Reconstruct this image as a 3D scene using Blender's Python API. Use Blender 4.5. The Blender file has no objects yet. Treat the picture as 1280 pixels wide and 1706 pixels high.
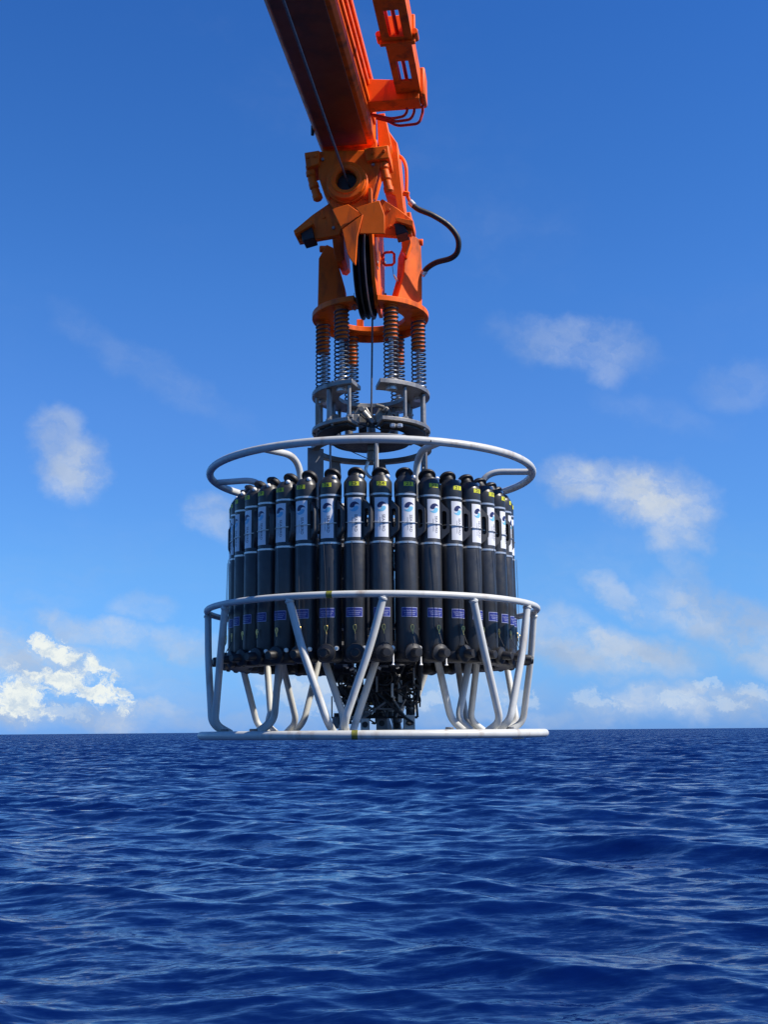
import bpy, bmesh, math, random
import numpy as np
from mathutils import Vector, Matrix
random.seed(7); rng = np.random.default_rng(11)
R = math.radians
scene = bpy.context.scene
C = scene.collection

# ------------------------------------------------------------------ camera
ZC = 5.0                      # eye height above the sea
D0 = 7.2                      # camera to the axis of the hanging sampler
FPX = 2000.0                  # focal length in photograph pixels (1280 x 1706)
PITCH = math.atan(365 / FPX)
ROLL = R(0.5)
_f = Vector((0, math.cos(PITCH), math.sin(PITCH)))
_r0 = Vector((1, 0, 0)); _u0 = Vector((0, -math.sin(PITCH), math.cos(PITCH)))
_r = _r0 * math.cos(ROLL) - _u0 * math.sin(ROLL)
_u = _u0 * math.cos(ROLL) + _r0 * math.sin(ROLL)
EYE = Vector((0, -D0, ZC))
cam = bpy.data.cameras.new('camera'); cam_o = bpy.data.objects.new('camera', cam); C.objects.link(cam_o)
cam.sensor_fit = 'VERTICAL'; cam.sensor_height = 36; cam.sensor_width = 27
cam.lens = FPX / 1706 * 36; cam.clip_start = 0.1; cam.clip_end = 90000
m = Matrix((_r, _u, -_f)).transposed().to_4x4(); m.translation = EYE
cam_o.matrix_world = m
scene.camera = cam_o

def ray(px, py): return (_f * FPX + _r * (px - 640) + _u * (853 - py)).normalized()
def hit(px, py, n, p0):
    d = ray(px, py); return EYE + d * ((p0 - EYE).dot(n) / d.dot(n))
def onY(px, py, y): return hit(px, py, Vector((0, 1, 0)), Vector((0, y, 0)))

# ------------------------------------------------------------------ sun and sky
SUN_EL, SUN_AZ = 47.0, 107.0      # azimuth clockwise from +Y (the view direction)
sd = Vector((math.cos(R(SUN_EL)) * math.sin(R(SUN_AZ)), math.cos(R(SUN_EL)) * math.cos(R(SUN_AZ)), math.sin(R(SUN_EL))))
sl = bpy.data.lights.new('sun', 'SUN'); sl.energy = 5.0; sl.angle = R(0.53); sl.color = (1, 0.93, 0.82)
so = bpy.data.objects.new('sun', sl); C.objects.link(so)
so.rotation_euler = (-sd).to_track_quat('-Z', 'Y').to_euler()
so.location = (20, -10, 40)

vs = scene.view_settings
vs.view_transform = 'Standard'; vs.look = 'None'; vs.gamma = 1; vs.exposure = 0.5; vs.use_curve_mapping = False

world = bpy.data.worlds.new('World'); scene.world = world; world.use_nodes = True
nt = world.node_tree; N = nt.nodes; L = nt.links; N.clear()
def nd(t, **kw):
    n = N.new(t)
    for k, v in kw.items(): setattr(n, k, v)
    return n
def sock(a, b):
    if isinstance(a, (int, float)): b.default_value = a
    elif isinstance(a, tuple): b.default_value = a
    else: L.new(a, b)
def mth(op, a, b=0.0, c=None, clamp=False):
    n = nd('ShaderNodeMath', operation=op, use_clamp=clamp); sock(a, n.inputs[0]); sock(b, n.inputs[1])
    if c is not None: sock(c, n.inputs[2])
    return n.outputs[0]
def vmath(op, a, b=None):
    if op == 'SCALE2': return vmath('MULTIPLY', a, (2.0, 2.0, 2.0))
    n = nd('ShaderNodeVectorMath', operation=op); sock(a, n.inputs[0])
    if b is not None: sock(b, n.inputs[1])
    return n.outputs['Value'] if op == 'LENGTH' else n.outputs[0]
def mrange(v, a, b, c=0.0, d=1.0, smooth=True):
    n = nd('ShaderNodeMapRange', interpolation_type='SMOOTHSTEP' if smooth else 'LINEAR')
    sock(v, n.inputs[0]); n.inputs[1].default_value = a; n.inputs[2].default_value = b; n.inputs[3].default_value = c; n.inputs[4].default_value = d
    return n.outputs[0]
def noise(vec, scale, detail=5, rough=0.55, col=False):
    n = nd('ShaderNodeTexNoise'); sock(vec, n.inputs['Vector']); n.inputs['Scale'].default_value = scale
    n.inputs['Detail'].default_value = detail; n.inputs['Roughness'].default_value = rough
    return n.outputs['Color' if col else 'Fac']
def mixc(f, a, b, bt='MIX'):
    n = nd('ShaderNodeMix', data_type='RGBA', blend_type=bt); sock(f, n.inputs[0]); sock(a, n.inputs[6]); sock(b, n.inputs[7]); return n.outputs[2]

sky = nd('ShaderNodeTexSky', sky_type='NISHITA'); sky.sun_disc = False
sky.sun_elevation = R(SUN_EL); sky.sun_rotation = R(SUN_AZ)
sky.altitude = 0; sky.air_density = 1.0; sky.dust_density = 0.0; sky.ozone_density = 4.0
hs = nd('ShaderNodeHueSaturation'); L.new(sky.outputs[0], hs.inputs['Color'])
hs.inputs['Saturation'].default_value = 1.0
tc = nd('ShaderNodeTexCoord'); DIR = tc.outputs['Generated']
sep = nd('ShaderNodeSeparateXYZ'); L.new(DIR, sep.inputs[0])
az = mth('MULTIPLY', mth('ARCTAN2', sep.outputs[0], sep.outputs[1]), 180 / math.pi)
el = mth('MULTIPLY', mth('ARCSINE', sep.outputs[2]), 180 / math.pi)
cmb = nd('ShaderNodeCombineXYZ'); L.new(az, cmb.inputs[0]); L.new(el, cmb.inputs[1]); UV = cmb.outputs[0]
# clear maritime air: the same tint by height all round
tint = nd('ShaderNodeValToRGB'); L.new(mth('DIVIDE', el, 60.0), tint.inputs[0])
TINT = [(0.0, (.155, .37, 1.10)), (.055, (.28, .55, 1.03)), (.126, (.36, .645, 1.02)), (.245, (.385, .69, 1.12)), (.34, (.34, .70, 1.16)), (.43, (.295, .67, 1.15)), (.54, (.25, .63, 1.15))]
while len(tint.color_ramp.elements) < len(TINT): tint.color_ramp.elements.new(0.5)
for e_, (p_, c_) in zip(tint.color_ramp.elements, TINT): e_.position = p_; e_.color = tuple(v / 2 for v in c_) + (1,)
SKYC = mixc(1.0, hs.outputs[0], vmath('SCALE2', tint.outputs[0]), 'MULTIPLY')
def azel(px, py):
    d = ray(px, py); return math.degrees(math.atan2(d.x, d.y)), math.degrees(math.asin(d.z))
# domain warps in degrees
w1 = vmath('MULTIPLY', vmath('SUBTRACT', noise(UV, 0.35, 6, 0.6, True), (0.5, 0.5, 0.5)), (3.4, 2.6, 0))
w2 = vmath('MULTIPLY', vmath('SUBTRACT', noise(UV, 1.1, 8, 0.68, True), (0.5, 0.5, 0.5)), (2.0, 1.5, 0))
UVs = vmath('ADD', UV, w1); UVc = vmath('ADD', UV, w2)
def blob(uv, px, py, rx, ry, slope=0.0):
    """soft ellipse centred on a sky direction; rx, ry half sizes in photograph pixels; slope = rise of the long axis"""
    a, e = azel(px, py); k = 0.0286
    v = vmath('SUBTRACT', uv, (a, e, 0))
    rt = nd('ShaderNodeVectorRotate', rotation_type='Z_AXIS'); L.new(v, rt.inputs['Vector']); rt.inputs['Angle'].default_value = -slope
    v = vmath('MULTIPLY', rt.outputs[0], (1 / (rx * k), 1 / (ry * k), 0))
    return mth('SUBTRACT', 1.0, vmath('LENGTH', v))
def layer(lst, uv, lo, hi):
    out = None
    for (px, py, rx, ry, sl_, am) in lst:
        b = mth('MULTIPLY', mrange(blob(uv, px, py, rx, ry, sl_), lo, hi), am)
        out = b if out is None else mth('MAXIMUM', out, b)
    return out
soft = [(95, 722, 48, 44, 0.5, .42), (124, 775, 56, 56, -0.6, .62), (985, 805, 95, 44, -0.2, .66), (1085, 828, 100, 58, -0.35, .80), (1120, 878, 64, 44, -0.8, .55),
        (1165, 965, 90, 30, -0.9, 0.25), (960, 575, 150, 40, -0.25, 0.28), (920, 560, 80, 32, 0.1, 0.24), (1000, 605, 60, 30, -0.6, 0.26), (250, 620, 190, 34, -0.5, 0.10),
        (358, 862, 60, 42, -0.4, 0.40), (1240, 640, 70, 40, 0.1, 0.14), (1100, 690, 120, 30, -0.3, 0.07), (150, 1050, 120, 30, -0.2, 0.49), (300, 1075, 90, 34, -0.2, 0.41),
        (230, 1010, 60, 25, 0, 0.24), (1040, 1000, 80, 26, -0.55, 0.41), (1200, 1030, 150, 60, -0.4, 0.57), (1270, 1060, 120, 60, -0.2, 0.57), (1010, 1090, 180, 46, -0.12, 0.65),
        (930, 1060, 90, 50, -0.3, 0.41), (120, 1190, 230, 26, 0, 0.61), (60, 1100, 130, 50, -0.1, 0.65), (520, 1130, 160, 60, -0.3, 0.46), (1150, 1170, 220, 34, 0, 0.54), (740, 1150, 200, 50, 0, 0.41), (640, 1195, 900, 22, 0, 0.30)]
# clouds that go on all round the horizon and overhead as they do in view
gen = noise(vmath('MULTIPLY', UVs, (0.045, 0.13, 0)), 1.0, 7, 0.6)
band = mth('MULTIPLY', mrange(el, 12.0, 1.5), mrange(gen, 0.46, 0.72))
wisp = mth('MULTIPLY', mth('MULTIPLY', mrange(el, 3.0, 12.0), mrange(noise(vmath('MULTIPLY', UVs, (0.03, 0.06, 0)), 1.0, 8, 0.62), 0.5, 0.8)), 0.09)
softA = mth('MAXIMUM', mth('MAXIMUM', layer(soft, UVs, -0.25, 0.62), mth('MULTIPLY', band, 0.5)), wisp)
fb = nd('ShaderNodeVectorRotate', rotation_type='Z_AXIS'); L.new(UVc, fb.inputs['Vector']); fb.inputs['Angle'].default_value = 0.35
FB = vmath('MULTIPLY', fb.outputs[0], (0.6, 1.0, 1.0))
tex = mrange(noise(FB, 0.75, 9, 0.64), 0.30, 0.64, 0.4, 1.25)
softA = mth('MULTIPLY', softA, tex, clamp=True)
def cumulus(lst, amp):
    m_ = None
    for (px, py, rx, ry, sl_) in lst:
        b = blob(UVc, px, py, rx, ry, sl_); m_ = b if m_ is None else mth('MAXIMUM', m_, b)
    m_ = mth('MULTIPLY', mth('MAXIMUM', m_, -0.6), 1.25)
    v_ = mth('ADD', m_, mth('MULTIPLY', mth('SUBTRACT', noise(FB, 1.5, 12, 0.74), 0.5), 4.2))
    return mth('MULTIPLY', mrange(v_, 0.12, 0.85), amp)
crispA = cumulus([(92, 1082, 58, 20, -0.35), (152, 1110, 24, 18, -0.6), (105, 1134, 66, 26, -0.2), (165, 1152, 66, 34, -0.3), (25, 1160, 64, 44, -0.25)], 0.96)
fainter = cumulus([(75, 1187, 120, 14, 0), (505, 1160, 56, 34, -0.5), (548, 1128, 48, 30, 0.3), (440, 1152, 30, 14, 0), (1000, 1166, 50, 20, -0.35), (1130, 1166, 40, 20, -0.1), (1212, 1172, 38, 16, -0.25),
                   (1262, 1150, 40, 16, -0.2), (1185, 1137, 26, 8, 0), (700, 1165, 60, 20, 0), (860, 1165, 45, 18, 0), (640, 1110, 60, 30, -.3)], 0.33)
greys = mixc(mrange(noise(FB, 0.3, 4, 0.5), .35, .65), (2.8, 3.5, 4.7, 1), (4.4, 4.9, 5.6, 1))
c1 = mixc(softA, SKYC, greys)
c1 = mixc(fainter, c1, (4.9, 5.6, 6.2, 1))
whites = mixc(mrange(noise(FB, 1.9, 6, 0.6), .32, .56), (4.0, 4.8, 5.6, 1), (6.3, 6.6, 6.3, 1))
c2 = mixc(crispA, c1, whites)
bg = nd('ShaderNodeBackground'); L.new(c2, bg.inputs[0]); bg.inputs[1].default_value = 0.10
wo = nd('ShaderNodeOutputWorld'); L.new(bg.outputs[0], wo.inputs[0])

# ------------------------------------------------------------------ materials
MATS = {}
def mat(name, base, rough=0.5, metal=0.0, vary=0.0, vscale=6.0, dirt=None, dirt_amt=0.0, dscale=3.0, bump=0.0, bscale=60.0, coat=0.0, spec=0.5):
    if name in MATS: return MATS[name]
    mt = bpy.data.materials.new(name); mt.use_nodes = True
    t = mt.node_tree; b = t.nodes['Principled BSDF']
    b.inputs['Roughness'].default_value = rough; b.inputs['Metallic'].default_value = metal
    b.inputs['Coat Weight'].default_value = coat; b.inputs['Specular IOR Level'].default_value = spec
    tcn = t.nodes.new('ShaderNodeTexCoord')
    def nz(sc, det=6, stretch=None):
        n = t.nodes.new('ShaderNodeTexNoise'); n.inputs['Scale'].default_value = sc; n.inputs['Detail'].default_value = det; n.inputs['Roughness'].default_value = .6
        if stretch:
            mp = t.nodes.new('ShaderNodeMapping'); mp.inputs['Scale'].default_value = stretch
            t.links.new(tcn.outputs['Object'], mp.inputs[0]); t.links.new(mp.outputs[0], n.inputs['Vector'])
        else: t.links.new(tcn.outputs['Object'], n.inputs['Vector'])
        return n.outputs['Fac']
    def rampf(f, a, c_):
        n = t.nodes.new('ShaderNodeMapRange'); n.inputs[1].default_value = a; n.inputs[2].default_value = c_; t.links.new(f, n.inputs[0]); return n.outputs[0]
    def mx(f, a, c_):
        n = t.nodes.new('ShaderNodeMix'); n.data_type = 'RGBA'
        t.links.new(f, n.inputs[0])
        for s, v in ((6, a), (7, c_)):
            if isinstance(v, tuple): n.inputs[s].default_value = v
            else: t.links.new(v, n.inputs[s])
        return n.outputs[2]
    col = None
    if vary:
        lo = tuple(c * (1 - vary) for c in base) + (1,); hi = tuple(min(1, c * (1 + vary)) for c in base) + (1,)
        col = mx(rampf(nz(vscale), .3, .7), lo, hi)
        ro = t.nodes.new('ShaderNodeMapRange'); ro.inputs[1].default_value = .3; ro.inputs[2].default_value = .7
        ro.inputs[3].default_value = max(.02, rough * .8); ro.inputs[4].default_value = min(1, rough * 1.25)
        t.links.new(nz(vscale * 3.1), ro.inputs[0]); t.links.new(ro.outputs[0], b.inputs['Roughness'])
    if dirt:
        f = rampf(nz(dscale, 9, (1, 1, .28)), .60 - .16 * dirt_amt, .76)
        mu = t.nodes.new('ShaderNodeMath'); mu.operation = 'MULTIPLY'; mu.inputs[1].default_value = min(1, .4 + dirt_amt); t.links.new(f, mu.inputs[0])
        col = mx(mu.outputs[0], col if col is not None else tuple(base) + (1,), tuple(dirt) + (1,))
    if col is not None: t.links.new(col, b.inputs['Base Color'])
    else: b.inputs['Base Color'].default_value = tuple(base) + (1,)
    if bump:
        bp = t.nodes.new('ShaderNodeBump'); bp.inputs['Strength'].default_value = bump; bp.inputs['Distance'].default_value = .004
        t.links.new(nz(bscale, 3), bp.inputs['Height']); t.links.new(bp.outputs[0], b.inputs['Normal'])
    MATS[name] = mt; return mt
M_ORANGE = mat('orange_paint', (0.84, 0.131, 0.006), .48, vary=.14, vscale=5, dirt=(.14, .035, .014), dirt_amt=.62, dscale=11, bump=.08, bscale=25, spec=.2)
M_RED = mat('red_paint', (0.60, 0.035, 0.015), .4, vary=.1)
M_WHITE = mat('white_paint', (0.50, 0.505, 0.48), .42, vary=.07, vscale=9, dirt=(.26, .17, .10), dirt_amt=.34, dscale=13, bump=.1, bscale=40)
M_PVC = mat('grey_plastic', (0.020, 0.0212, 0.024), .38, vary=.22, vscale=7, dirt=(.065, .067, .07), dirt_amt=.3, dscale=12)
def per_object(mt, lo, hi):
    t = mt.node_tree; b = t.nodes['Principled BSDF']; src = b.inputs['Base Color'].links[0].from_socket
    oi = t.nodes.new('ShaderNodeObjectInfo'); mr = t.nodes.new('ShaderNodeMapRange'); mr.inputs[3].default_value = lo; mr.inputs[4].default_value = hi; t.links.new(oi.outputs['Random'], mr.inputs[0])
    vm_ = t.nodes.new('ShaderNodeVectorMath'); vm_.operation = 'SCALE'; t.links.new(src, vm_.inputs[0]); t.links.new(mr.outputs[0], vm_.inputs['Scale']); t.links.new(vm_.outputs[0], b.inputs['Base Color'])
per_object(M_PVC, .7, 1.35)
M_BLACK = mat('black_rubber', (0.012, 0.012, 0.014), .5, vary=.25, vscale=20)
M_HANDLE = mat('charcoal_plastic', (0.036, 0.036, 0.038), .5, vary=.18, vscale=16)
M_STEEL = mat('dull_steel', (0.25, 0.24, 0.225), .45, metal=.6, vary=.25, vscale=14, dirt=(.10, .075, .05), dirt_amt=.4, dscale=14, bump=.12, bscale=60)
M_BRIGHT = mat('bright_steel', (0.55, 0.54, 0.52), .3, metal=.6, vary=.12, vscale=30)
M_SPRING = mat('dark_spring_steel', (0.10, 0.105, 0.115), .34, metal=.7, vary=.2, vscale=30)
M_GREYPL = mat('grey_metal', (0.16, 0.165, 0.175), .48, metal=.35, vary=.18, vscale=10, dirt=(.09, .07, .05), dirt_amt=.3, dscale=9)
M_LABEL = mat('white_label', (0.74, 0.75, 0.78), .4, vary=.03, vscale=20)
M_NAVY = mat('navy_print', (0.012, 0.016, 0.085), .4)
M_CYAN = mat('light_blue_print', (0.16, 0.46, 0.66), .4)
M_TEXT = mat('grey_print', (0.06, 0.065, 0.09), .5)
per_object(M_LABEL, .86, 1.06)
M_YELLOW = mat('yellow_sticker', (0.62, 0.62, 0.02), .5, vary=.06, vscale=50)
M_BLUE = mat('blue_sticker', (0.016, 0.026, 0.20), .4)
M_PALE = mat('pale_print', (0.30, 0.33, 0.55), .5)
M_BRASS = mat('brass', (0.58, 0.40, 0.14), .3, metal=1.0, vary=.15, vscale=60)
M_KNOB = mat('white_plastic', (0.8, 0.8, 0.79), .4)
M_CORD = mat('dark_cord', (0.03, 0.03, 0.035), .7)
M_TAPE = mat('olive_tape', (0.16, 0.16, 0.02), .5, vary=.4, vscale=60)
M_WIRE = mat('steel_wire', (0.13, 0.13, 0.14), .45, metal=.7, vary=.3, vscale=80)

# ------------------------------------------------------------------ mesh helpers
class MB:
    def __init__(s): s.v = []; s.f = []
    def add(s, vs_, fs):
        o = len(s.v); s.v += [Vector(p) for p in vs_]; s.f += [[i + o for i in f] for f in fs]; return s
    def box(s, c, size, rot=None):
        c = Vector(c); hx, hy, hz = (a / 2 for a in size)
        vs_ = [Vector((x, y, z)) for z in (-hz, hz) for x, y in ((-hx, -hy), (hx, -hy), (hx, hy), (-hx, hy))]
        if rot is not None: vs_ = [rot @ p for p in vs_]
        return s.add([p + c for p in vs_], [(3, 2, 1, 0), (4, 5, 6, 7), (0, 1, 5, 4), (1, 2, 6, 5), (2, 3, 7, 6), (3, 0, 4, 7)])
    def prism(s, pts, ext):
        pts = [Vector(p) for p in pts]; ext = Vector(ext); n = len(pts)
        nor = Vector((0, 0, 0))
        for i in range(n): nor += pts[i].cross(pts[(i + 1) % n])
        if nor.dot(ext) > 0: pts.reverse()
        return s.add(pts + [p + ext for p in pts], [list(range(n)), list(range(2 * n - 1, n - 1, -1))] + [(i, i + n, (i + 1) % n + n, (i + 1) % n) for i in range(n)])
    def holed(s, outer, inner, ext):
        """plate with one hole; outer and inner loops of equal length, extruded by ext"""
        n = len(outer); ext = Vector(ext); o = [Vector(p) for p in outer]; i_ = [Vector(p) for p in inner]
        nor = Vector((0, 0, 0)); c = sum(o, Vector()) / n
        for k in range(n): nor += (o[k] - c).cross(o[(k + 1) % n] - c)
        if nor.dot(ext) > 0: o.reverse(); i_.reverse()
        vs_ = o + i_ + [p + ext for p in o] + [p + ext for p in i_]
        fs = []
        for k in range(n):
            j = (k + 1) % n
            fs += [(k, j, n + j, n + k), (2 * n + j, 2 * n + k, 3 * n + k, 3 * n + j), (j, k, 2 * n + k, 2 * n + j), (n + k, n + j, 3 * n + j, 3 * n + k)]
        return s.add(vs_, fs)
    def tube(s, path, r, n=10, closed=False, cap=True):
        P_ = [Vector(p) for p in path]; m_ = len(P_)
        T = []
        for i in range(m_):
            a = P_[(i - 1) % m_] if (closed or i > 0) else P_[i]; b = P_[(i + 1) % m_] if (closed or i < m_ - 1) else P_[i]
            T.append((b - a).normalized())
        up = Vector((0, 0, 1)) if abs(T[0].z) < .9 else Vector((1, 0, 0))
        nrm = (up - T[0] * up.dot(T[0])).normalized()
        vs_ = []; 
        for i in range(m_):
            if i: nrm = (nrm - T[i] * nrm.dot(T[i])).normalized()
            bi = T[i].cross(nrm); rr = r[i] if isinstance(r, (list, tuple)) else r
            for k in range(n):
                a = 2 * math.pi * k / n; vs_.append(P_[i] + (nrm * math.cos(a) + bi * math.sin(a)) * rr)
        fs = []
        for i in range(m_ if closed else m_ - 1):
            j = (i + 1) % m_
            for k in range(n): fs.append((i * n + k, i * n + (k + 1) % n, j * n + (k + 1) % n, j * n + k))
        if cap and not closed: fs += [list(range(n - 1, -1, -1)), list(range((m_ - 1) * n, m_ * n))]
        return s.add(vs_, fs)
    def lathe(s, prof, n=24, c=(0, 0, 0), axis=(0, 0, 1)):
        """prof: (radius, height) from bottom to top along axis; open ends with r>0 are capped"""
        q = Vector((0, 0, 1)).rotation_difference(Vector(axis).normalized()); c = Vector(c)
        vs_ = []; fs = []
        for (r, z) in prof:
            for k in range(n):
                a = 2 * math.pi * k / n; vs_.append(c + q @ Vector((r * math.cos(a), r * math.sin(a), z)))
        for i in range(len(prof) - 1):
            for k in range(n): fs.append((i * n + k, i * n + (k + 1) % n, (i + 1) * n + (k + 1) % n, (i + 1) * n + k))
        if prof[0] != prof[-1]:
            fs += [list(range(n - 1, -1, -1)), list(range((len(prof) - 1) * n, len(prof) * n))]
        return s.add(vs_, fs)
    def cyl(s, a, b, r, n=16, r2=None, bev=None):
        a = Vector(a); b = Vector(b); h = (b - a).length; r2 = r if r2 is None else r2
        e = min(.15 * min(r, r2), .2 * h, .006) if bev is None else bev
        return s.lathe([(max(r - e, 1e-4), 0), (r, e), (r2, h - e), (max(r2 - e, 1e-4), h)], n, a, b - a)
    def annulus(s, c, r0, r1, z0, z1, a0=0.0, a1=360.0, n=48):
        c = Vector(c); full = abs(a1 - a0 - 360) < 1e-6; m_ = n if full else n + 1; vs_ = []
        for k in range(m_):
            a = R(a0 + (a1 - a0) * k / n); cs, sn = math.cos(a), math.sin(a)
            for (r, z) in ((r0, z0), (r1, z0), (r1, z1), (r0, z1)): vs_.append(c + Vector((r * cs, r * sn, z)))
        fs = []
        for k in range(n):
            j = (k + 1) % m_
            for q in range(4): fs.append((k * 4 + q, k * 4 + (q + 1) % 4, j * 4 + (q + 1) % 4, j * 4 + q)[::-1])
        if not full: fs += [(0, 1, 2, 3), tuple(n * 4 + q for q in (3, 2, 1, 0))]
        return s.add(vs_, fs)
    def sphere(s, c, r, n=12, sz=1.0):
        return s.lathe([(max(r * math.sin(math.pi * i / 8), 1e-4), -r * sz * math.cos(math.pi * i / 8)) for i in range(9)], n, c)
    def mesh(s, name, mt, org=Vector((0, 0, 0)), ang=35):
        me = bpy.data.meshes.new(name); me.from_pydata([tuple(p - org) for p in s.v], [], s.f)
        bm = bmesh.new(); bm.from_mesh(me); bmesh.ops.recalc_face_normals(bm, faces=bm.faces); bm.to_mesh(me); bm.free()
        me.materials.append(mt); me.shade_smooth(); me.set_sharp_from_angle(angle=R(ang)); return me
    def build(s, name, mt, parent=None, bevel=0.0, org=None, ang=35):
        if org is None:
            org = Vector((0, 0, 0)); p = parent
            while p is not None: org = org + p.location; p = p.parent
        o = bpy.data.objects.new(name, s.mesh(name, mt, org, ang)); C.objects.link(o); o.parent = parent
        if bevel:
            b = o.modifiers.new('bevel', 'BEVEL'); b.width = bevel; b.segments = 2; b.limit_method = 'ANGLE'; b.angle_limit = R(40); b.harden_normals = False
        return o
def thing(name, label, cat, loc, group=None, rz=0.0):
    o = bpy.data.objects.new(name, None); C.objects.link(o); o.location = loc; o.rotation_euler = (0, 0, rz); o.empty_display_size = .1
    o['label'] = label; o['category'] = cat
    if group: o['group'] = group
    return o
def bez(pts, n=10):
    """Catmull-Rom through points"""
    P_ = [Vector(p) for p in pts]; out = []
    Q = [P_[0] * 2 - P_[1]] + P_ + [P_[-1] * 2 - P_[-2]]
    for i in range(1, len(Q) - 2):
        for k in range(n):
            t = k / n; a, b, c, d = Q[i - 1], Q[i], Q[i + 1], Q[i + 2]
            out.append(.5 * ((2 * b) + (c - a) * t + (2 * a - 5 * b + 4 * c - d) * t * t + (3 * b - a - 3 * c + d) * t ** 3))
    out.append(P_[-1]); return out
def fillet(pts, rad, n=6):
    """polyline with rounded corners"""
    P_ = [Vector(p) for p in pts]; out = [P_[0]]
    for i in range(1, len(P_) - 1):
        a, b, c = P_[i - 1], P_[i], P_[i + 1]; d1 = (a - b); d2 = (c - b); l = min(rad, d1.length * .49, d2.length * .49)
        p1 = b + d1.normalized() * l; p2 = b + d2.normalized() * l
        for k in range(n + 1):
            t = k / n; out.append(p1 * (1 - t) ** 2 + b * 2 * t * (1 - t) + p2 * t * t)
    out.append(P_[-1]); return out

# ------------------------------------------------------------------ sea
def make_sea():
    rows = [1.0, 3.0, 6.0]
    while rows[-1] < 1600: rows.append(rows[-1] * 1.0042)
    while rows[-1] < 60000: rows.append(rows[-1] * 1.09)
    r = np.array(rows)
    dense = np.linspace(-32, 32, 781); coarse = np.linspace(32, 328, 62)[1:-1]
    th = np.radians(np.concatenate([dense, coarse])); nr, nc = len(r), len(th)
    dth = np.abs(np.diff(np.concatenate([th, [th[0] + 2 * np.pi]])))
    RR, TT = np.meshgrid(r, th, indexing='ij')
    X = RR * np.sin(TT); Y = -D0 + RR * np.cos(TT); Z = np.zeros_like(X); DX = np.zeros_like(X); DY = np.zeros_like(X)
    dr = np.gradient(r); spac = np.maximum(np.maximum(dr[:, None], .0022 * r[:, None]) + 0 * TT, (r[:, None] * dth[None, :]))
    LOST = np.zeros_like(X)
    lam = np.exp(np.linspace(math.log(.27), math.log(24), 120))
    for i, l in enumerate(lam):
        spread = 22 if l > 6 else 33
        ang = R(-104) + R(spread) * rng.standard_normal()
        k = 2 * math.pi / l; ka = .0235 * (1.1 if 3.5 < l < 9 else 1.2 if 1.0 < l <= 3.5 else .85 if l < 2 else .62) * rng.uniform(.5, 1.4)
        a = ka / k; ph = rng.uniform(0, 6.28)
        w = np.clip((l / spac - 2.0) / 2.5, 0, 1)
        LOST += (1 - w * w) * ka * ka / 2
        nz_ = w.max(axis=1) > 0; idx = np.where(nz_)[0]
        if len(idx) == 0: continue
        sl_ = slice(idx[0], idx[-1] + 1)
        p = k * (X[sl_] * math.cos(ang) + Y[sl_] * math.sin(ang)) + ph
        c_ = np.cos(p) * w[sl_] * a; s_ = np.sin(p) * w[sl_] * a
        Z[sl_] += c_; DX[sl_] -= math.cos(ang) * s_ * 1.1; DY[sl_] -= math.sin(ang) * s_ * 1.1
    co = np.stack([X + DX, Y + DY, Z], -1).reshape(-1, 3).astype(np.float32)
    i, j = np.meshgrid(np.arange(nr - 1), np.arange(nc), indexing='ij'); j2 = (j + 1) % nc
    q = np.stack([i * nc + j, i * nc + j2, (i + 1) * nc + j2, (i + 1) * nc + j], -1).reshape(-1, 4)[:, ::-1]
    # hub of the fan
    co = np.vstack([co, np.array([[0, -D0, 0]], np.float32)]); hub = len(co) - 1
    tri = np.array([[hub, (k + 1) % nc, k] for k in range(nc)])
    me = bpy.data.meshes.new('sea'); me.vertices.add(len(co)); me.vertices.foreach_set('co', co.ravel())
    nl = q.size + tri.size; me.loops.add(nl); me.loops.foreach_set('vertex_index', np.concatenate([q.ravel(), tri.ravel()]).astype(np.int32))
    npoly = len(q) + len(tri); me.polygons.add(npoly)
    me.polygons.foreach_set('loop_start', np.concatenate([np.arange(len(q)) * 4, len(q) * 4 + np.arange(len(tri)) * 3]).astype(np.int32))
    me.update(calc_edges=True); me.validate(); me.shade_smooth()
    at_ = me.attributes.new('chop', 'FLOAT', 'POINT'); at_.data.foreach_set('value', np.append(np.sqrt(LOST).ravel(), .17).astype(np.float32))
    o = bpy.data.objects.new('sea', me); C.objects.link(o); o['kind'] = 'structure'; o['label'] = 'deep blue open sea with short choppy waves'
    mt = bpy.data.materials.new('sea_water'); mt.use_nodes = True; t = mt.node_tree; b = t.nodes['Principled BSDF']
    b.inputs['Base Color'].default_value = (0.0003, 0.0056, 0.056, 1); b.inputs['IOR'].default_value = 1.333; b.inputs['Roughness'].default_value = .06
    b.inputs['Specular Tint'].default_value = (0.44, 0.82, 1.0, 1)
    tcn = t.nodes.new('ShaderNodeTexCoord'); ge = t.nodes.new('ShaderNodeNewGeometry')
    def nz(sc, det, stretch, col=True):
        mp = t.nodes.new('ShaderNodeMapping'); mp.inputs['Scale'].default_value = stretch; mp.inputs['Rotation'].default_value = (0, 0, R(-12))
        n = t.nodes.new('ShaderNodeTexNoise'); n.inputs['Scale'].default_value = sc; n.inputs['Detail'].default_value = det; n.inputs['Roughness'].default_value = .62
        t.links.new(tcn.outputs['Object'], mp.inputs[0]); t.links.new(mp.outputs[0], n.inputs['Vector']); return n.outputs['Color' if col else 'Fac']
    def vm(op, a, c_):
        n = t.nodes.new('ShaderNodeVectorMath'); n.operation = op
        for k, v in ((0, a), (1, c_)):
            if isinstance(v, tuple): n.inputs[k].default_value = v
            else: t.links.new(v, n.inputs[k])
        return n.outputs[0]
    s1 = vm('MULTIPLY', vm('SUBTRACT', nz(.7, 7, (.5, 1, 1)), (.5, .5, .5)), (6.0, 8.5, 0))
    s2 = vm('MULTIPLY', vm('SUBTRACT', nz(3.2, 6, (.35, 1, 1)), (.5, .5, .5)), (.42, .62, 0))
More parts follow.
